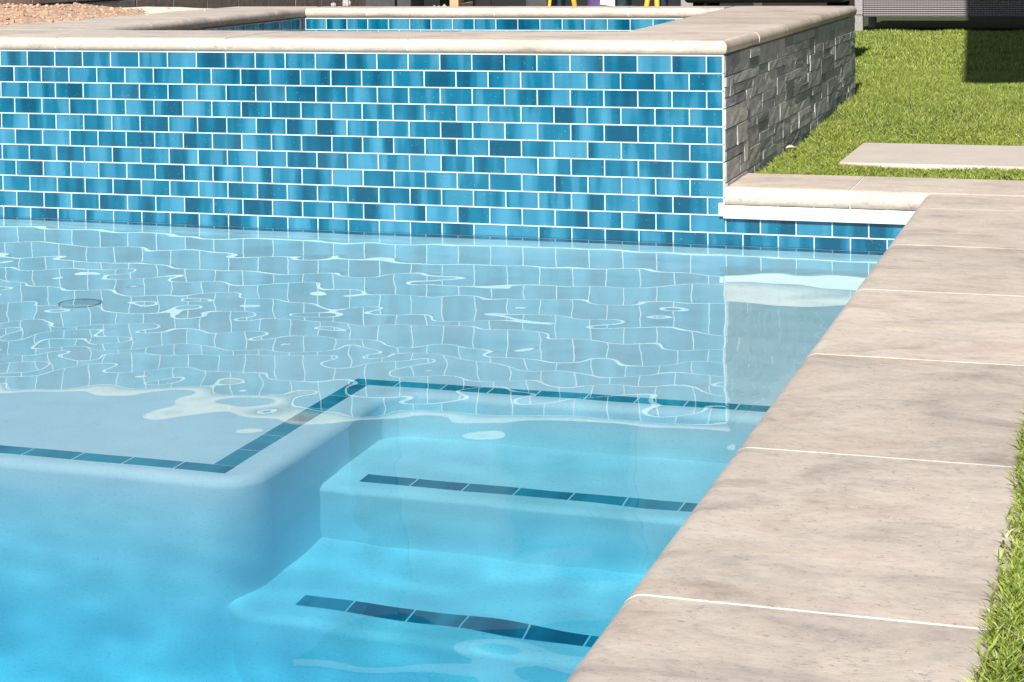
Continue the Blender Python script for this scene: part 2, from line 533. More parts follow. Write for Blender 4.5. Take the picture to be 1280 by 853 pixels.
# ---- waterline band of the pool end wall, right of the spa: courses 10 to 12 and the left run under water
def hgrout(bm, x0, x1, z, y, w=0.0032, d=0.004):
    bm_box(bm, (x0, y, z - w / 2), (x1, y + d, z + w / 2))
def vgrout(bm, x, z0, z1, y, w=0.0030, d=0.0041):
    bm_box(bm, (x - w / 2, y, z0), (x + w / 2, y + d, z1))
REC = 0.0026                               # glaze lies this far behind the grout face
def tile_field(parent_tile, rows, xa, xz, y, mat='glass_tile', parts_from=-1e9, extra=None, ztop=ZTOP, xref=0.0, corner=None):
    """running bond of tiles; returns the grout mesh. tiles whose centre lies left of parts_from go to the joined list"""
    bm = bmesh.new()
    for r in rows:
        zc = ztop - (r - 0.5) * TH
        off = 0.5 if r % 2 == 1 else 0.0
        x0, x1 = xa, xz
        if r == 11 and corner == 'spa': x1 = -0.5 * TW
        if r == 11 and corner == 'band': x0 = -0.5 * TW
        k0 = math.floor((x0 - xref) / TW - off) - 1
        k1 = math.ceil((x1 - xref) / TW - off) + 1
        for k in range(k0, k1):
            a = max(xref + (k + off) * TW, x0); b = min(xref + (k + 1 + off) * TW, x1)
            if b - a < 0.012: continue
            w = b - a - GAP * 0.6
            loc = ((a + b) / 2, y + REC + 0.006, zc)
            if loc[0] < parts_from:
                extra.append((a, b, zc))
            else:
                place_tile(parent_tile, w, TH - GAP * 0.6, loc, (0, 0, 0), mat)
            if a > x0 + 1e-4 or (corner == 'band' and r >= 10):
                vgrout(bm, a, zc - TH / 2 + 0.0021, zc + TH / 2 - 0.0021, y)
        hgrout(bm, xa, xz, zc + TH / 2, y)
    hgrout(bm, xa, xz, ztop - rows[-1] * TH, y)
    return bm
def joined_tiles(extra, y, parent, name='tile'):
    bm = bmesh.new()
    for a, b, zc in extra:
        bm_box(bm, (a + GAP * .3, y + REC, zc - TH / 2 + GAP * .3), (b - GAP * .3, y + 0.0075, zc + TH / 2 - GAP * .3))
    o = link(name, bm_mesh(bm, name), 'glass_tile', parent)
    o['kind'] = 'stuff'
    return o
band = box('waterline_band', (0.0015, 0.0076, ZT12), (XR, 0.13, ZTOP - 8.2 * TH), 'tile_grout', pool)
g_ = tile_field(band, range(9, 13), 0.0015, XR, 0.0, corner='band')
link('grout', bm_mesh(g_, 'grout'), 'tile_grout', band)
lb = box('waterline_band', (XL, 0.0076, ZT12), (XS, 0.13, -0.04), 'tile_grout', pool)

# ---- water with real waves
def waves(x, y):
    r = np.random.default_rng(5)
    h = np.zeros_like(x)
    for k in range(80):
        lam = 0.085 * (0.46 / 0.085) ** r.random()
        th = r.random() * 2 * math.pi
        slope = 0.00120 * (0.7 if lam < 0.12 else 1.0)
        A = slope * lam / (2 * math.pi)
        q = 2 * math.pi / lam
        h += A * np.sin(q * (x * math.cos(th) + y * math.sin(th)) + r.random() * 6.283)
    for k in range(9):
        lam = 0.55 + 0.9 * r.random()
        th = r.random() * 2 * math.pi
        A = 0.0023 * lam / (2 * math.pi)
        h += A * np.sin(2 * math.pi / lam * (x * math.cos(th) + y * math.sin(th)) + r.random() * 6.283)
    return h
nx, ny = 470, 480
X0, X1, Y0, Y1 = XL - 0.01, XR + 0.01, YN - 0.01, 0.006
# finer towards the part near the spa and the steps
gx = np.linspace(X0, X1, nx); gy = np.linspace(Y0, Y1, ny)
XX, YY = np.meshgrid(gx, gy)
ZZ = ZW + waves(XX, YY)
top = np.stack([XX.ravel(), YY.ravel(), ZZ.ravel()], 1)
idx = np.arange(nx * ny).reshape(ny, nx)
q = np.stack([idx[:-1, :-1].ravel(), idx[:-1, 1:].ravel(), idx[1:, 1:].ravel(), idx[1:, :-1].ravel()], 1)
rim = list(idx[0, :]) + list(idx[1:, -1]) + list(idx[-1, -2::-1]) + list(idx[-2:0:-1, 0])
nb = len(top)
low = top[rim].copy(); low[:, 2] = ZB - 0.05
verts = np.vstack([top, low])
m_ = len(rim)
faces = [tuple(f) for f in q.tolist()]
faces += [(nb + i, nb + (i + 1) % m_, int(rim[(i + 1) % m_]), int(rim[i])) for i in range(m_)]
faces.append(tuple(nb + i for i in range(m_))[::-1])
me = bpy.data.meshes.new('water')
me.from_pydata(verts.tolist(), [], faces)
me.polygons.foreach_set('use_smooth', [True] * len(q) + [False] * (len(faces) - len(q)))
# crisp border between the top and the buried skirt
sh = np.zeros(len(me.edges), dtype=bool)
ev = np.zeros(len(me.edges) * 2, dtype=np.int32); me.edges.foreach_get('vertices', ev); ev = ev.reshape(-1, 2)
rs = np.zeros(len(verts), dtype=bool); rs[rim] = True; rs[nb:] = True
sh[:] = rs[ev[:, 0]] & rs[ev[:, 1]]
at = me.attributes.new('sharp_edge', 'BOOLEAN', 'EDGE'); at.data.foreach_set('value', sh)
water = tag(link('water', me, 'water'), 'clear rippling pool water', kind='structure')
water.cycles.is_caustics_caster = True
tag(box('water_body', (X0 - 0.004, Y0 - 0.004, ZB - 0.06), (X1 + 0.004, Y1 + 0.0005, ZW + 0.006), 'water_body'), 'blue tinted body of the pool water', kind='structure')

# ================================================================== raised spa
spa = empty('raised_spa', (0, 0, 0))
tag(spa, 'raised spa faced with blue glass tiles, dark stacked stone side and travertine coping', 'spa')
front = box('tile_wall', (XS, 0.0076, ZT12), (0.0, 0.30, ZTOP), 'tile_grout', spa)
extra = []
g_ = tile_field(front, range(1, 13), XS, 0.0, 0.0, parts_from=-23.9 * TW, extra=extra, corner='spa')
vgrout(g_, -0.0022, ZTOP - 8.9 * TH, ZTOP - 0.003, 0.0, 0.0042, 0.0043)
link('grout', bm_mesh(g_, 'grout'), 'tile_grout', front)
joined_tiles(extra, 0.0, front)

# spa basin walls (inner faces slightly splayed as surveyed)
CT = 0.067 * S                             # coping thickness
ZC = ZTOP + CT                             # coping top
INf, INb = 0.77 * S, 3.86 * S
xr_f, xr_b = -0.64 * S, -0.78 * S
xl_f, xl_b = -3.62 * S, -3.76 * S
bm = bmesh.new()
def prism(bm, pts, z0, z1):
    lo = [bm.verts.new((p[0], p[1], z0)) for p in pts]; hi = [bm.verts.new((p[0], p[1], z1)) for p in pts]
    n = len(pts)
    for i in range(n): bm.faces.new((lo[i], lo[(i + 1) % n], hi[(i + 1) % n], hi[i]))
    bm.faces.new(lo[::-1]); bm.faces.new(hi)
o_ = 0.012
ZI = ZTOP - 0.55
prism(bm, [(-0.006, 0.3), (-0.006, YB), (xr_b + o_, YB), (xr_b + o_, INb + o_), (xr_f + o_, INf - o_), (xr_f + o_, 0.3)], ZI, ZTOP - 0.002)
prism(bm, [(XS, 0.3), (xl_f - o_, 0.3), (xl_f - o_, INf - o_), (xl_b - o_, INb + o_), (xl_b - o_, YB), (XS, YB)], ZI, ZTOP - 0.002)
prism(bm, [(xl_f - o_, 0.3), (xr_f + o_, 0.3), (xr_f + o_, INf - o_), (xl_f - o_, INf - o_)], ZI, ZTOP - 0.002)
prism(bm, [(xl_b - o_, INb + o_), (xr_b + o_, INb + o_), (xr_b + o_, YB), (xl_b - o_, YB)], ZI, ZTOP - 0.002)
prism(bm, [(xl_b - .1, INf), (xr_f + .1, INf), (xr_f + .1, INb + .1), (xl_b - .1, INb + .1)], ZI - 0.05, ZI)
link('spa_basin', bm_mesh(bm, 'spa_basin'), 'plaster', spa)
# inner back wall: blue tile courses
inner = box('inner_tile_wall', (xl_b + 0.001, INb + 0.0076, ZTOP - 2.6 * TH), (xr_b - 0.001, INb + 0.0118, ZTOP - 0.0045), 'tile_grout', spa)
g_ = tile_field(inner, range(1, 3), xl_b + 0.001, xr_b - 0.001, INb, ztop=ZTOP - 0.004, xref=xl_b - 0.4 * TW)
link('grout', bm_mesh(g_, 'grout'), 'tile_grout', inner)
# inner left wall
Ll = INb - INf
ang = math.atan2(Ll, xl_b - xl_f)
side = box('inner_tile_wall', (0, 0.0076, -2.6 * TH), (Ll, 0.0116, -0.0045), 'tile_grout', spa)
n0 = len(bpy.data.objects)
g_ = tile_field(side, range(1, 3), 0.0, Ll, 0.0, ztop=-0.004)
link('grout', bm_mesh(g_, 'grout'), 'tile_grout', side)
side.location = (xl_f, INf, ZTOP)
side.rotation_euler = (0, 0, ang)
# spa water
bm = bmesh.new()
prism(bm, [(xl_f - 0.008, INf), (xr_f + 0.008, INf), (xr_b + 0.008, INb), (xl_b - 0.008, INb)], ZI, ZTOP - 1.9 * TH)
tag(link('spa_water', bm_mesh(bm, 'spa_water'), 'water', None), 'still water inside the raised spa', kind='structure')

# coping slabs with a bullnose; grout run underneath
def cop(x0, x1, y0, y1, rounded, z=ZC, th=CT, par=spa, nm='coping_slab', dz=None):
    return slab(nm, x0, x1, y0, y1, z, th - 0.001, rounded, 'travertine', par, gap=0.0048, dz=random.uniform(-0.0006, 0.0006) if dz is None else dz)
OV = 0.004                                 # front overhang of the bullnose
OVS = 0.0115                                # side overhang over the stacked stone
SL = 0.606
# front row
xe = OVS
xs_ = [xe, xe - 0.98]
while xs_[-1] > XS: xs_.append(xs_[-1] - SL)
yf0, yf1 = -OV, INf - 0.008
for i, (b, a) in enumerate(zip(xs_, xs_[1:])):
    cop(a, b, yf0, yf1, {'-y', '+x'} if i == 0 else {'-y', '+y'} if a > xl_f - 0.4 else {'-y'})
link('grout', slab_mesh(-xs_[-1] - 0.1, yf1 - yf0 - 0.006, CT - 0.006, {'-y'}), 'white_grout', spa).location = ((xs_[-1] - 0.1) / 2, (yf0 + yf1) / 2, ZC - 0.003)
# right row: plan quads tapered on the inner side
def taper_slab(xo, yi0, yi1, xi, outer, inner_round, th=CT, mat='travertine', inset=0.0, nm='coping_slab', par=spa):
    """xo: outer x, xi(y): inner x as function"""
    g2 = 0.00175 + inset
    bm = bmesh.new()
    pts = [(xi(yi0), yi0 + g2), (xo, yi0 + g2), (xo, yi1 - g2), (xi(yi1), yi1 - g2)]
    cx = sum(p[0] for p in pts) / 4; cyy = sum(p[1] for p in pts) / 4
    s = 1 if xo > cx else -1
    pts = [(p[0] - cx - (inset * s if abs(p[0] - xo) < 1e-6 else -inset * s), p[1] - cyy) for p in pts]
    lo = [bm.verts.new((p[0], p[1], -th + 0.001 + inset)) for p in pts]; hi = [bm.verts.new((p[0], p[1], -inset)) for p in pts]
    for i in range(4): bm.faces.new((lo[i], lo[(i + 1) % 4], hi[(i + 1) % 4], hi[i]))
    bm.faces.new(lo[::-1]); bm.faces.new(hi)
    bm.edges.ensure_lookup_table()
    es = []
    for e in bm.edges:
        a, b = e.verts[0].co, e.verts[1].co
        if abs(a.z - b.z) > 1e-5 or abs(a.y - b.y) < 0.02: continue
        out = (a.x + b.x) / 2 * s > 0
        if (out and outer) or (not out and inner_round): es.append(e)
    if es: bmesh.ops.bevel(bm, geom=es, offset=th * 0.47, segments=7, affect='EDGES', profile=0.5)
    me = bm_mesh(bm, nm)
    for p in me.polygons: p.use_smooth = True
    me.set_sharp_from_angle(angle=math.radians(35))
    o = link(nm, me, mat, par)
    o.location = (cx, cyy, ZC)
    return o
xri = lambda y: xr_f + (xr_b - xr_f) * (y - INf) / (INb - INf) - 0.008
xli = lambda y: xl_f + (xl_b - xl_f) * (y - INf) / (INb - INf) + 0.008
ybk0, ybk1 = INb + 0.008 - 0.016, YB + 0.01
ys_ = [yf1, yf1 + 0.50, yf1 + 1.10, yf1 + 1.70, YB + 0.012]
for a, b in zip(ys_, ys_[1:]):
    taper_slab(xe, a, b, xri, True, True)
taper_slab(xe, ys_[0], ys_[-1], xri, True, True, mat='white_grout', inset=0.0025, nm='grout')
XLO = -4.42 * S
for a, b in zip(ys_, ys_[1:]):
    taper_slab(XLO, a, b, xli, False, True)
taper_slab(XLO, ys_[0], ys_[-1], xli, False, True, mat='white_grout', inset=0.0025, nm='grout')
# back row
xb = xri(INb)
first = True
a_end = xli(INb)
xq = [xb]
while xq[-1] - SL > a_end + 0.15: xq.append(xq[-1] - (0.42 if len(xq) == 1 else SL))
xq.append(a_end)
for b, a in zip(xq, xq[1:]):
    cop(a, b, ybk0, YB + 0.012, {'-y'})
link('grout', slab_mesh(xb - a_end - 0.006, YB - ybk0 - 0.006, CT - 0.006, {'-y'}), 'white_grout', spa).location = ((xb + a_end) / 2, (ybk0 + YB) / 2, ZC - 0.003)
# unpaved mortar bed between the spa and the block wall
bm = bmesh.new()
nxm, nym = 26, 34
gv = [[None] * nxm for _ in range(nym)]
for j in range(nym):
    for i in range(nxm):
        x = XS + (XLO - 0.003 - XS) * i / (nxm - 1); y = yf1 + 0.003 + (YB - yf1) * j / (nym - 1)
        gv[j][i] = bm.verts.new((x, y, ZC - 0.004 + 0.004 * math.sin(x * 9 + y * 7) + random.uniform(-0.0015, 0.0015)))
for j in range(nym - 1):
    for i in range(nxm - 1):
        bm.faces.new((gv[j][i], gv[j][i + 1], gv[j + 1][i + 1], gv[j + 1][i]))
ret = bmesh.ops.extrude_face_region(bm, geom=bm.faces[:])
for v in ret['geom']:
    if isinstance(v, bmesh.types.BMVert): v.co.z = ZTOP - 0.001
link('mortar_bed', bm_mesh(bm, 'mortar_bed'), 'mortar_bed', spa)

# stacked stone on the right side
facing = box('stone_facing', (-0.0055, 0.001, -0.06), (0.0, YB, ZTOP - 0.0005), 'stone_mortar', spa)
cell_h, cell_l = 0.0303, 0.052
nz = int((ZTOP + 0.03) / cell_h) + 1
nl = int(YB / cell_l)
z0_ = ZTOP - nz * cell_h
occ = np.zeros((nz, nl), bool)
rr = random.Random(3)
for i in range(nz - 1, -1, -1):
    for j in range(nl):
        if occ[i, j]: continue
        L = rr.choice([1, 2, 3, 4, 5, 6, 3, 4]); Hh = rr.choice([1, 1, 1, 2, 2])
        if L == 1: Hh = rr.choice([1, 2])
        while j + L > nl or occ[i, j:j + L].any(): L -= 1
        if i - Hh + 1 < 0 or occ[i - Hh + 1:i + 1, j:j + L].any(): Hh = 1
        occ[i - Hh + 1:i + 1, j:j + L] = True
        ya, yb_ = 0.002 + j * cell_l, 0.002 + (j + L) * cell_l
        if j + L == nl: yb_ = YB
        za, zb = z0_ + (i - Hh + 1) * cell_h, z0_ + (i + 1) * cell_h
        g2 = 0.0016
        d = rr.choice([0.003, 0.004, 0.0055, 0.007, 0.0045]) 
        sy, sz = yb_ - ya - 2 * g2, zb - za - 2 * g2
        bm = bmesh.new()
        # rough split face: 4x2 patches displaced
        ny2, nz2 = max(2, L), max(2, Hh + 1)
        gr = [[bm.verts.new((d + rr.uniform(-0.0012, 0.0012), -sy / 2 + sy * a / ny2, -sz / 2 + sz * b / nz2)) for a in range(ny2 + 1)] for b in range(nz2 + 1)]
        bk = [[None] * (ny2 + 1) for _ in range(nz2 + 1)]
        for b in range(nz2):
            for a in range(ny2):
                bm.faces.new((gr[b][a], gr[b][a + 1], gr[b + 1][a + 1], gr[b + 1][a]))
        be = [e for e in bm.edges if e.is_boundary]
        ret = bmesh.ops.extrude_edge_only(bm, edges=be)
        for v in ret['geom']:
            if isinstance(v, bmesh.types.BMVert): v.co.x = -0.001
        o = link('stone', bm_mesh(bm, 'stone'), 'slate', facing)
        o.location = (0.0, (ya + yb_) / 2, (za + zb) / 2)

# ================================================================== cover track under the end coping
DT_ = 0.087 * S
track = empty('cover_track', P(0, 0, -0.70)); tag(track, 'white metal cover track under the short end coping beside the spa', 'track')
def loc(o, par):
    o.location = Vector(o.location) - par.location
    return o
zt0, zt1 = P(0, 0, -0.708).z, -0.0515
loc(box('rail', (-0.004, -0.0105, zt0), (XR - 0.001, -0.0005, zt1), 'white_metal', track, 0.002), track)
loc(box('rail_lip', (-0.002, -0.0150, zt0 + 0.001), (XR - 0.001, -0.0110, zt0 + 0.009), 'white_metal', track, 0.001), track)
loc(box('end_cap', (-0.0165, -0.0125, zt0 + 0.006), (-0.0045, -0.0005, zt1 + 0.006), 'white_metal', track, 0.0012), track)

# ================================================================== pool deck
deck = empty('pool_deck', (0, 0, 0)); tag(deck, 'travertine coping and deck around the pool edge', kind='structure')
DT = 0.087 * S
x_in, x_out = 0.848 * S, 1.468 * S
yjs = [-0.022, -0.45, -1.36, -2.225, -3.154, -4.081, -5.007, -5.934, -6.86, -7.79, -8.71]
ys2 = [q * S for q in yjs]
for b, a in zip(ys2, ys2[1:]):
    cop(x_in, x_out, a, b, {'-x'}, z=0.0, th=DT, par=deck, nm='paving_slab', dz=random.uniform(-0.0004, 0.0))
link('grout', slab_mesh(x_out - x_in - 0.009, -ys2[-1] - 0.03, DT - 0.006, {'-x'}), 'white_grout', deck).location = ((x_in + x_out) / 2, ys2[-1] / 2 - 0.014, -0.0009)
yE = -0.012 * S
y_end = 0.495 * S
for a, b in ((0.0005, 0.54 * S), (0.54 * S, x_out)):
    o = cop(a, b, -0.0143, y_end, {'-y'} , z=0.0, th=DT, par=deck, nm='paving_slab')
link('grout', slab_mesh(x_out - 0.018, y_end + 0.006, DT - 0.006, {'-y'}), 'white_grout', deck).location = ((x_out + 0.018) / 2, (y_end - 0.010) / 2 + 0.002, -0.0022)
# backing under the deck
box('deck_bed', (XR + 0.001, -6.0, -0.30), (x_out - 0.006, 0.0, -DT), 'stone_mortar', deck)
box('deck_bed', (0.016, 0.131, -0.30), (x_out - 0.006, y_end - 0.006, -DT - 0.0012), 'stone_mortar', deck)

# ================================================================== lawn
LIFT = 0.055                               # the lawn rises a little towards the back
def lawn_h(y):
    q = np.clip((np.asarray(y, float) - 0.95) / 1.75, 0, 1)
    return LIFT * q * q * (3 - 2 * q)
bm = bmesh.new()
zl = -0.0135
for x0, x1, y0, y1 in ((x_out - 0.004, 9.0, -8.0, y_end), (0.016, 9.0, y_end - 0.004, YB + 0.03), (-9.0, 9.0, YB + 0.031, 30.0)):
    ys_l = [y0] + [q for q in np.linspace(0.9, 2.8, 20) if y0 < q < y1] + [y1]
    rw_ = [[bm.verts.new((x, y, zl + float(lawn_h(y)))) for x in (x0, x1)] for y in ys_l]
    for A, B in zip(rw_, rw_[1:]): bm.faces.new((A[0], A[1], B[1], B[0]))
    zl -= 0.0006
lawn = tag(link('lawn', bm_mesh(bm, 'lawn'), 'turf_backing'), 'green lawn beside the pool deck', kind='structure')

paver_lo, paver_hi = (0.352 * S, 0.945 * S), (1.85 * S, 1.845 * S)
def turf(n, x0, x1, y0, y1, hmin, hmax, wid, lean, segs, avoid=None, zb=-0.024, seed=1):
    r = np.random.default_rng(seed)
    x = r.uniform(x0, x1, n); y = r.uniform(y0, y1, n)
    if avoid is not None:
        k = ~((x > avoid[0]) & (x < avoid[1]) & (y > avoid[2]) & (y < avoid[3]))
        x, y = x[k], y[k]
    n = len(x)
    h = r.uniform(hmin, hmax, n) * (0.85 + 0.3 * np.sin(x * 13 + 2 * np.sin(y * 9)) * 0.5)
    az = r.uniform(0, 2 * math.pi, n)
    la = r.uniform(0, 2 * math.pi, n)
    ln = np.abs(r.normal(lean, lean * 0.45, n)) * h
    dx, dy = np.cos(la) * ln, np.sin(la) * ln
    px, py = np.cos(az) * wid / 2 * r.uniform(.7, 1.3, n), np.sin(az) * wid / 2 * r.uniform(.7, 1.3, n)
    z0 = zb + lawn_h(y)
    c = lambda a, b, d: np.stack([a, b, d], 1)
    if segs == 1:
        V = np.stack([c(x - px, y - py, z0), c(x + px, y + py, z0), c(x + dx, y + dy, z0 + h)], 1)
        F = np.arange(n * 3).reshape(n, 3)
    else:
        V = np.stack([c(x - px, y - py, z0), c(x + px, y + py, z0),
                      c(x + px * .85 + dx * .35, y + py * .85 + dy * .35, z0 + h * .6), c(x - px * .85 + dx * .35, y - py * .85 + dy * .35, z0 + h * .6),
                      c(x + dx, y + dy, z0 + h * 0.98)], 1)
        F = None
    V = V.reshape(-1, 3)
    return V, n, segs
def build_turf(name, patches):
    Vs, loops, starts, totals = [], [], [], []
    base = 0
    for V, n, segs in patches:
        Vs.append(V)
        b = base + np.arange(n)[:, None] * (3 if segs == 1 else 5)
        if segs == 1:
            loops.append((b + np.array([[0, 1, 2]])).ravel()); totals.append(np.full(n, 3))
        else:
            loops.append((b + np.array([[0, 1, 2, 3, 3, 2, 4]])).ravel()); totals.append(np.tile([4, 3], n))
        base += len(V)
    V = np.vstack(Vs); L = np.concatenate(loops); T = np.concatenate(totals)
    st = np.concatenate([[0], np.cumsum(T)[:-1]])
    me = bpy.data.meshes.new(name)
    me.vertices.add(len(V)); me.vertices.foreach_set('co', V.ravel().astype(np.float32))
    me.loops.add(len(L)); me.loops.foreach_set('vertex_index', L.astype(np.int32))
    me.polygons.add(len(T)); me.polygons.foreach_set('loop_start', st.astype(np.int32))
    me.update(calc_edges=True); me.validate()
    return link(name, me, 'turf_blade')
av = (paver_lo[0] + 0.004, paver_hi[0], paver_lo[1] + 0.004, paver_hi[1] - 0.004)
patches = [
    turf(44000, x_out - 0.001, x_out + 0.26, -4.1, -2.2, 0.017, 0.029, 0.0034, 0.70, 2, zb=-0.012, seed=1),
    turf(9000, x_out - 0.005, x_out + 0.014, -4.1, -2.2, 0.015, 0.027, 0.0033, 0.70, 2, zb=-0.010, seed=8),
    turf(700, x_out - 0.020, x_out - 0.002, -4.1, -1.2, 0.012, 0.022, 0.0030, 1.0, 2, zb=0.0, seed=18),
    turf(80000, 0.016, 1.30, y_end + 0.004, 1.7, 0.020, 0.032, 0.0040, 0.75, 2, av, seed=2),
    turf(90000, 0.016, 1.3, 1.7, 4.2, 0.021, 0.032, 0.0052, 0.75, 1, seed=3),
    turf(16000, -0.6, 0.016, YB + 0.05, 4.2, 0.024, 0.042, 0.0062, 0.75, 1, seed=13),
    turf(80000, -1.3, 1.2, 4.2, 8.0, 0.026, 0.044, 0.0095, 0.75, 1, seed=4),  # blades stop at the sofa front; dark backing stands in for shade beneath
    turf(6000, x_out - 0.002, x_out + 0.5, -2.2, 0.4, 0.026, 0.046, 0.005, 0.75, 2, seed=6),
]
tag(build_turf('grass', patches), 'dense short green lawn grass', 'grass', kind='stuff')

# stepping stone set in the lawn
bm = bmesh.new()
bm_box(bm, (paver_lo[0], paver_lo[1], -0.05), (paver_hi[0], paver_hi[1], 0.004))
bmesh.ops.bevel(bm, geom=bm.edges[:], offset=0.006, segments=2, affect='EDGES')
st_ = link('stepping_stone', bm_mesh(bm, 'stepping_stone'), 'paver_concrete')
tag(st_, 'pale square-cut stepping stone set in the lawn beside the spa', 'stepping stone')

# curled pale leaf on the lawn
bm = bmesh.new()
ll, lw = 0.034, 0.016
rows = []
for k in range(7):
    u_ = k / 6
    w_ = lw * math.sin(math.pi * min(0.98, max(0.02, u_))) ** 0.8
    zz = 0.012 * math.sin(u_ * 2.6)
    rows.append([bm.verts.new((u_ * ll - ll / 2, s * w_, zz + abs(s) * 0.006)) for s in (-1, -0.5, 0, 0.5, 1)])
for A, B in zip(rows, rows[1:]):
    for k in range(4): bm.faces.new((A[k], A[k + 1], B[k + 1], B[k]))
ret = bmesh.ops.extrude_face_region(bm, geom=bm.faces[:])
for v in ret['geom']:
    if isinstance(v, bmesh.types.BMVert): v.co.z -= 0.0007
lf = link('leaf', bm_mesh(bm, 'leaf', True), 'dry_leaf')
lf.location = P(0.098, 1.11, -0.535); lf.rotation_euler = (0.15, 0.35, 0.4)
tag(lf, 'small pale fallen leaf on the grass near the stone wall', 'leaf')

# round fitting on the submerged ledge
fit = empty('floor_fitting', (-2.184 * S, -1.692 * S, dep(DL))); tag(fit, 'round pale fitting set in the floor of the shallow ledge', 'fitting')
bm = bmesh.new(); lathe(bm, [(0.050, 0.0005), (0.050, 0.006), (0.046, 0.009), (0.0, 0.0091)][:3], 32)
link('cap', bm_mesh(bm, 'cap', False), 'fitting_plastic', fit)
bm = bmesh.new()
n = 40
rg = []
for r_, z_ in ((0.0505, 0.001), (0.0505, 0.012), (0.0535, 0.012), (0.0535, 0.001)):
    rg.append([bm.verts.new((r_ * math.cos(6.28319 * k / n), r_ * math.sin(6.28319 * k / n), z_)) for k in range(n)])
for i in range(4):
    for k in range(n):
        bm.faces.new((rg[i][k], rg[i][(k + 1) % n], rg[(i + 1) % 4][(k + 1) % n], rg[(i + 1) % 4][k]))
link('ring', bm_mesh(bm, 'ring'), 'fitting_ring', fit)

# ================================================================== sand heap on the mortar bed
bm = bmesh.new()
def sand_h(x, y):
    d = 0.0
    for cx, cyy, sx, sy, h in ((-5.35, 1.15, .55, .55, .115), (-5.0, 1.9, .42, .55, .06), (-4.95, 2.9, .22, .42, .055), (-4.85, 2.3, .3, .5, .03), (-5.6, 2.0, .45, .6, .07)):
        d += h * math.exp(-((x / S - cx) / sx) ** 2 - ((y / S - cyy) / sy) ** 2)
    return d * S
N1, N2 = 70, 100
gv = []
rs_ = random.Random(5)
for j in range(N2 + 1):
    row = []
    for i in range(N1 + 1):
        x = XS + 0.02 + (-4.30 * S - XS - 0.02) * i / N1; y = yf1 - 0.1 + (3.8 * S - yf1) * j / N2
        h = sand_h(x, y)
        h = h + (rs_.uniform(-0.004, 0.008) if h > 0.006 else 0)
        row.append(bm.verts.new((x, y, ZC - 0.0065 + h)))
    gv.append(row)
for j in range(N2):
    for i in range(N1):
        bm.faces.new((gv[j][i], gv[j][i + 1], gv[j + 1][i + 1], gv[j + 1][i]))
heap = empty('sand_heap', (0, 0, 0))
tag(heap, 'spilled heap of coarse orange sand on the raised bed beside the brown block wall', 'sand')
link('sand', bm_mesh(bm, 'sand', True), 'sand', heap)
bm = bmesh.new()
for k in range(900):
    x = rs_.uniform(XS + 0.1, -4.25 * S); y = rs_.uniform(yf1 - 0.05, 3.7 * S)
    h = sand_h(x, y)
    if h < 0.004 and rs_.random() < 0.93: continue
    r_ = rs_.choice([0.004, 0.005, 0.006, 0.008, 0.011])
    mtx = Matrix.Translation((x, y, ZC - 0.004 + h + r_ * 0.4)) @ Matrix.Rotation(rs_.random() * 6, 4, 'Z') @ Matrix.Diagonal((1, rs_.uniform(.6, 1), rs_.uniform(.5, .9), 1))
    bmesh.ops.create_icosphere(bm, subdivisions=1, radius=r_, matrix=mtx)
pg = link('pebbles', bm_mesh(bm, 'pebbles'), 'sand', heap); pg['kind'] = 'stuff'

# ================================================================== brown block wall running back on the left
XB = -6.1 * S
bw = empty('block_wall', (XB, 6 * S, -0.03)); tag(bw, 'brown concrete block wall running back behind the sand heap', 'wall')
BL, BH = 0.622 * S, 0.305 * S
zc0 = P(0, 0, 0.077).z
ylo, yhi = -0.4, 14.2 * S
loc(box('mortar', (XB - 0.14, ylo, -0.03), (XB - 0.006, yhi, zc0 + 3 * BH - 0.004), 'block_joint', bw), bw)
bmesh_block = None
for r in range(-3, 3):
    z0 = zc0 + r * BH
    offy = (5.669 if r % 2 else 5.669 - 0.311) * S
    k0 = math.floor((ylo - offy) / BL) + 1; k1 = math.ceil((yhi - offy) / BL) - 1
    for k in range(k0, k1):
        if z0 < -0.03 + 0.001: continue
        if bmesh_block is None:
            bm = bmesh.new(); bm_box(bm, (-0.15, -BL / 2 + 0.004, -BH / 2 + 0.004), (0, BL / 2 - 0.004, BH / 2 - 0.004))
            bmesh.ops.bevel(bm, geom=[e for e in bm.edges if all(v.co.x > -0.01 for v in e.verts)], offset=0.004, segments=1, affect='EDGES')
            bmesh_block = bm_mesh(bm, 'block'); bmesh_block.materials.append(MATS['brown_block'])
        o = link('block', bmesh_block, None, bw)
        o.location = Vector((XB + rs_.uniform(-0.001, 0.002), offy + (k + 0.5) * BL, z0 + BH / 2)) - bw.location

# ================================================================== things standing behind the spa (only a sliver shows)
YS = 6.5
def bx_(px0, px1):   # survey x at y=6.5 from the tabulated line of sight
    f = lambda p: np.interp(p, [430, 475, 566, 640, 705, 776, 853, 1065], [-4.593, -4.2653, -3.6157, -3.0997, -2.6553, -2.179, -1.673, -0.3336])
    return f(px0) * S, f(px1) * S
Y6 = YS * S
def stand(name, label, cat, px0, px1, dy=0.0):
    a, b = bx_(px0, px1)
    o = empty(name, ((a + b) / 2, Y6 + dy, 0.035)); tag(o, label, cat)
    return o, (b - a)
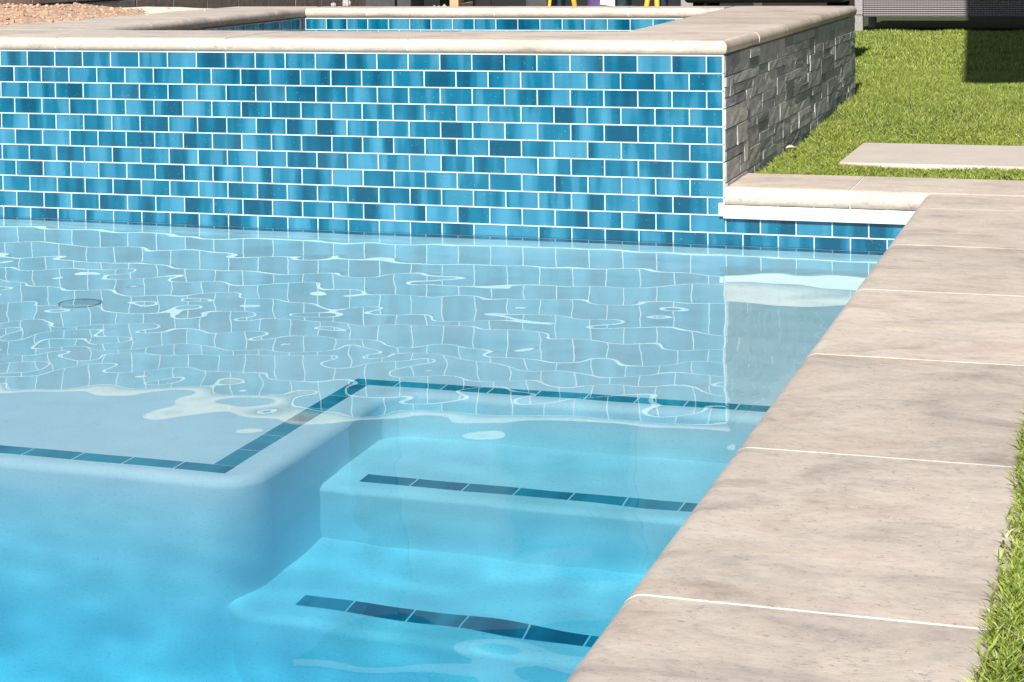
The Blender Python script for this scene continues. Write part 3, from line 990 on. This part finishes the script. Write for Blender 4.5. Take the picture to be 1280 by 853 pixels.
# house: near-black lower wall colour stands in for the shade of a patio
HX0, HX1, HY = -9.25 * S, 9.0 * S, 17.5 * S
house = empty('house', (0, HY, -0.03)); tag(house, 'dark house rising behind the sofa and the spa', 'house')
def hb(nm, lo, hi, mat, par=None, bev=0.0):
    return loc(box(nm, lo, hi, mat, par or house, bev), house) if par is None else box(nm, lo, hi, mat, par, bev)
hb('lower_wall', (HX0, HY, -0.03), (HX1, HY + 5.0, 2.75), 'shade_dark_wall')
hb('upper_wall', (HX0, HY - 0.02, 2.751), (HX1, HY + 5.0, 5.9), 'house_render')
hb('corner_trim', (HX0 - 0.03, HY - 0.05, -0.03), (HX0 + 0.45, HY - 0.021, 5.89), 'charcoal')
hb('eave', (HX0 - 0.45, HY - 0.55, 5.901), (HX1 + 0.4, HY + 5.4, 6.10), 'roof_board')
bm = bmesh.new()
e0, e1, e2, e3 = (HX0 - 0.5, HY - 0.6, 6.101), (HX1 + 0.45, HY - 0.6, 6.101), (HX1 + 0.45, HY + 5.5, 6.101), (HX0 - 0.5, HY + 5.5, 6.101)
r0_, r1_ = (HX0 + 2.0, HY + 2.45, 7.3), (HX1 - 2.0, HY + 2.45, 7.3)
V6 = [bm.verts.new(p) for p in (e0, e1, e2, e3, r0_, r1_)]
for f in ((0, 1, 5, 4), (1, 2, 5), (2, 3, 4, 5), (3, 0, 4), (3, 2, 1, 0)): bm.faces.new([V6[i] for i in f])
loc(link('roof', bm_mesh(bm, 'roof'), 'charcoal', house), house)
for wx in (-3.9, -1.2, 1.6, 4.2):
    f_ = hb('window', (wx - 0.65, HY - 0.07, 3.5), (wx + 0.65, HY - 0.0205, 4.9), 'charcoal')
    box('pane', (wx - 0.58, HY - 0.078, 3.57), (wx + 0.58, HY - 0.0705, 4.83), 'window_glass', f_)
for wx in (-3.2, 1.0):
    f_ = hb('patio_door', (wx - 1.2, HY - 0.05, -0.03), (wx + 1.2, HY - 0.0005, 2.15), 'charcoal')
    box('pane', (wx - 1.12, HY - 0.056, 0.06), (wx + 1.12, HY - 0.0505, 2.07), 'window_glass', f_)
def round_box(nm, par, w, d, z0, z1, r, mat, x=0, y=0):
    bm = bmesh.new(); bm_box(bm, (x - w / 2, y - d / 2, z0), (x + w / 2, y + d / 2, z1))
    bmesh.ops.bevel(bm, geom=bm.edges[:], offset=r, segments=4, affect='EDGES', profile=0.5)
    return link(nm, bm_mesh(bm, nm, False), mat, par)
# black lidded tub
o, w = stand('storage_tub', 'long black tub with rounded corners behind the right end of the spa', 'tub', 854, 1048, 0.35)
round_box('body', o, w * 1.05, 0.55, 0.34, 0.72, 0.028, 'black_plastic')
round_box('lid', o, w * 1.07, 0.58, 0.721, 0.77, 0.018, 'black_plastic')
for s in (-1, 1):
    for q in (-1, 1):
        bm = bmesh.new(); tube(bm, (s * w * 0.44, q * 0.2, 0), (s * w * 0.44, q * 0.2, 0.339), 0.03); link('leg', bm_mesh(bm, 'leg', True), 'black_plastic', o)
# grey stone bollard-like pedestal
o, w = stand('stone_block', 'pale grey stone block between yellow leg and black tub', 'stone', 824, 856, 0.62)
round_box('block', o, w * 1.1, 0.2, 0, 0.62, 0.012, 'grey_stone')
round_box('top', o, w * 1.2, 0.23, 0.621, 0.66, 0.01, 'grey_stone')
# yellow trestle
o, w = stand('trestle', 'yellow folding trestle behind the spa', 'trestle', 688, 818, 0.1)
for xx, dx in ((-0.5, -0.02), (-0.40, 0.06), (0.5, 0.03), (0.46, -0.05)):
    bm = bmesh.new()
    zz0, zz1 = 0.0, 0.74
    a = Vector((xx * w + dx * 0.3 + dx * 0.9, (-0.16 if dx < 0.04 else 0.14), zz0)); b = Vector((xx * w - dx * 0.55, 0, zz1))
    r_ = 0.009 if xx == -0.5 else 0.014
    tube(bm, a, b, r_, r_, 8); link('leg', bm_mesh(bm, 'leg', True), 'yellow_paint', o)
round_box('beam', o, w * 1.15, 0.06, 0.741, 0.80, 0.008, 'yellow_paint')
round_box('brace', o, w * 0.9, 0.012, 0.16, 0.19, 0.003, 'yellow_paint')
# purple sack with white paper label
o, w = stand('sack', 'purple sack with a white paper label leaning behind the spa', 'sack', 709, 757, 0.45)
sk = round_box('bag', o, w, 0.2, 0.0, 0.66, 0.05, 'purple_fabric')
pl = box('paper_label', (-0.06, -0.1025, 0.32), (0.065, -0.1005, 0.50), 'white_paper', o); pl.rotation_euler = (0, 0.12, 0)
# blue buckets / drums
def bucket(label, px0, px1, mat, h, dy):
    o, w = stand('bucket', label, 'bucket', px0, px1, dy)
    bm = bmesh.new(); lathe(bm, [(w * .42, 0), (w * .5, h), (w * .52, h), (w * .52, h + .02), (w * .46, h + .02), (w * .44, h - .02)], 28)
    link('body', bm_mesh(bm, 'body', True), mat, o)
    bm = bmesh.new()
    pts = [Vector((w * .53 * math.cos(t_), -0.02, h - 0.005 + 0.12 * math.sin(t_))) for t_ in np.linspace(0, math.pi, 13)]
    for a, b in zip(pts, pts[1:]): tube(bm, a, b, 0.003, 0.003, 6)
    link('handle', bm_mesh(bm, 'handle'), 'charcoal', o)
bucket('pale blue bucket standing between purple sack and dark crate', 756, 778, 'denim', 0.60, 0.2)
bucket('teal blue bucket standing left of the thin yellow leg', 674, 687, 'steel_blue', 0.62, 0.3)
bucket('narrow dark blue bucket left of the right yellow leg', 796, 808, 'denim', 0.58, 0.5)
# dark crate, planters
def crate(label, px0, px1, mat, h, dy, nm='crate', cat='crate'):
    o, w = stand(nm, label, cat, px0, px1, dy)
    round_box('body', o, w, 0.24, 0, h, 0.008, mat)
    round_box('rim', o, w * 1.04, 0.26, h + 0.001, h + 0.04, 0.006, mat)
crate('black crate in the gap right of the pale blue bucket', 779, 797, 'black_plastic', 0.6, 0.55)
crate('large black crate behind the middle of the spa', 577, 645, 'black_plastic', 0.72, 0.6)
crate('charcoal planter right of the large black crate', 644, 672, 'charcoal', 0.62, 0.3, 'planter', 'planter')
crate('black planter left of the grey cloth bundle', 506, 528, 'black_plastic', 0.66, 0.4, 'planter', 'planter')
crate('slim charcoal planter between two black planters', 489, 507, 'charcoal', 0.62, 0.2, 'planter', 'planter')
crate('narrow black planter at the end of the block wall', 473, 490, 'black_plastic', 0.66, 0.5, 'planter', 'planter')
crate('wide grey planter by the far end of the block wall', 436, 474, 'charcoal', 0.62, 0.35, 'planter', 'planter')
# timber post
o, w = stand('timber_post', 'short tan timber post standing behind the spa', 'post', 556, 567, 0.1)
round_box('shaft', o, w, w, 0, 0.7, 0.004, 'tan_wood')
round_box('cap', o, w * 1.25, w * 1.25, 0.701, 0.725, 0.004, 'tan_wood')
# grey cloth bundle
o, w = stand('cloth_bundle', 'crumpled pale grey cloth bundle left of the timber post', 'cloth', 522, 556, 0.15)
bm = bmesh.new(); bmesh.ops.create_icosphere(bm, subdivisions=4, radius=0.5)
for v in bm.verts:
    d = v.co.normalized(); n_ = 0.08 * math.sin(d.x * 9 + d.z * 5) + 0.06 * math.sin(d.y * 11 + d.x * 7)
    v.co = Vector((d.x * w * .52, d.y * 0.13, 0.16 + d.z * 0.163)) * (1 + n_ * 0.5)
bl = link('cloth', bm_mesh(bm, 'cloth', True), 'grey_cloth', o)
round_box('stool', o, w * 0.95, 0.26, -0.0, 0.02, 0.004, 'charcoal')
# rubble lump on the coping at the back
def rubble(label, px, py, r, dx=0):
    bm = bmesh.new(); bmesh.ops.create_icosphere(bm, subdivisions=3, radius=r)
    for v in bm.verts:
        d = v.co.normalized(); v.co *= 1 + 0.18 * math.sin(d.x * 7 + d.y * 5 + dx) + 0.12 * math.sin(d.z * 11 + dx)
    o = link('rubble', bm_mesh(bm, 'rubble', False), 'grey_cloth')
    o.location = (px, py, ZC + r * 0.78)
    tag(o, label, 'rubble')
rubble('larger pale rubble lump lying on the rear spa coping', -3.55 * S, 4.12 * S, 0.019)
rubble('smaller pale rubble lump on the rear spa coping', -3.63 * S, 4.08 * S, 0.011, 2)

# ================================================================== wicker sofa at the back of the lawn
sx0, sy0 = -1.085 * S, 12.2 * S
SZ = LIFT - 0.02
sofa = empty('wicker_sofa', (sx0 + 1.0, sy0, SZ)); tag(sofa, 'grey woven wicker sofa at the back of the lawn', 'sofa')
def sb(nm, lo, hi, mat, bev=0.006):
    o = box(nm, lo, hi, mat, sofa, bev); o.location = Vector((sx0, sy0, SZ)) - sofa.location; return o
SW = 2.3
for lx in (0.0, 1.18, SW - 0.055):
    for ly in (0.0, 0.74):
        bm = bmesh.new(); bm_box(bm, (lx, ly, 0), (lx + 0.055, ly + 0.055, 0.128))
        bmesh.ops.bevel(bm, geom=bm.edges[:], offset=0.005, segments=2, affect='EDGES')
        o = link('leg', bm_mesh(bm, 'leg'), 'wicker_frame', sofa); o.location = Vector((sx0, sy0, SZ)) - sofa.location
sb('front_post', (0, -0.004, 0.129), (0.057, 0.055, 0.62), 'wicker_frame')
sb('front_panel', (0.0575, 0.004, 0.115), (SW, 0.03, 0.34), 'wicker')
sb('side_panel', (0.004, 0.0555, 0.115), (0.03, 0.79, 0.60), 'wicker')
sb('side_panel', (SW - 0.03, 0.0305, 0.115), (SW - 0.004, 0.79, 0.60), 'wicker')
sb('back_panel', (0.0305, 0.76, 0.115), (SW - 0.0305, 0.79, 0.80), 'wicker')
sb('seat_base', (0.0315, 0.031, 0.28), (SW - 0.0315, 0.758, 0.339), 'wicker_frame')
for k in range(3):
    w3 = (SW - 0.08) / 3
    sb('seat_cushion', (0.035 + k * w3, 0.06, 0.3405), (0.035 + (k + 1) * w3 - 0.006, 0.70, 0.46), 'charcoal', 0.03)
    sb('back_cushion', (0.035 + k * w3, 0.60, 0.461), (0.035 + (k + 1) * w3 - 0.006, 0.755, 0.86), 'charcoal', 0.03)

# ================================================================== patio roof right of the frame: its shade falls across lawn and sofa
HR = 2.55
shift = to_sun * ((HR - LIFT) / to_sun.z)
rx0 = 0.633 * S + shift.x; ry0 = 5.256 * S + shift.y
roof = empty('patio_roof', (rx0 + 2.4, ry0 + 3.0, 0)); tag(roof, 'timber patio roof right of the lawn that shades the sofa end', 'roof')
def rb(nm, lo, hi, mat='roof_board', bev=0.004):
    return loc(box(nm, lo, hi, mat, roof, bev), roof)
roof.rotation_euler = (0, 0, 0)
rb('roof_panel', (rx0, ry0, HR), (rx0 + 5.0, ry0 + 9.5, HR + 0.10))
rb('fascia', (rx0 - 0.025, ry0, HR - 0.05), (rx0 - 0.0005, ry0 + 9.5, HR + 0.12))
rb('fascia', (rx0 - 0.025, ry0 - 0.026, HR - 0.05), (rx0 + 5.0, ry0 - 0.0005, HR + 0.12))
for yy in (0.3, 4.6, 9.0):
    rb('post', (rx0 + 4.6, ry0 + yy, -0.04), (rx0 + 4.75, ry0 + yy + 0.15, HR - 0.001))
    rb('beam', (rx0 + 0.01, ry0 + yy + 0.03, HR - 0.16), (rx0 + 4.59, ry0 + yy + 0.12, HR - 0.001))

# turn the roof about its near left corner, as the slant of its shade shows
Ra = Matrix.Translation((rx0, ry0, 0)) @ Matrix.Rotation(math.radians(4.2), 4, 'Z') @ Matrix.Translation((-rx0, -ry0, 0))
roof.matrix_world = Ra @ Matrix.Translation(roof.location)
# caustic receivers: everything under water
for o in bpy.data.objects:
    if o.type == 'MESH':
        p_ = o
        while p_.parent: p_ = p_.parent
        if p_.name in ('pool', 'floor_fitting') or (o.parent and o.parent.name == 'tile_wall'):
            o.cycles.is_caustics_receiver = True
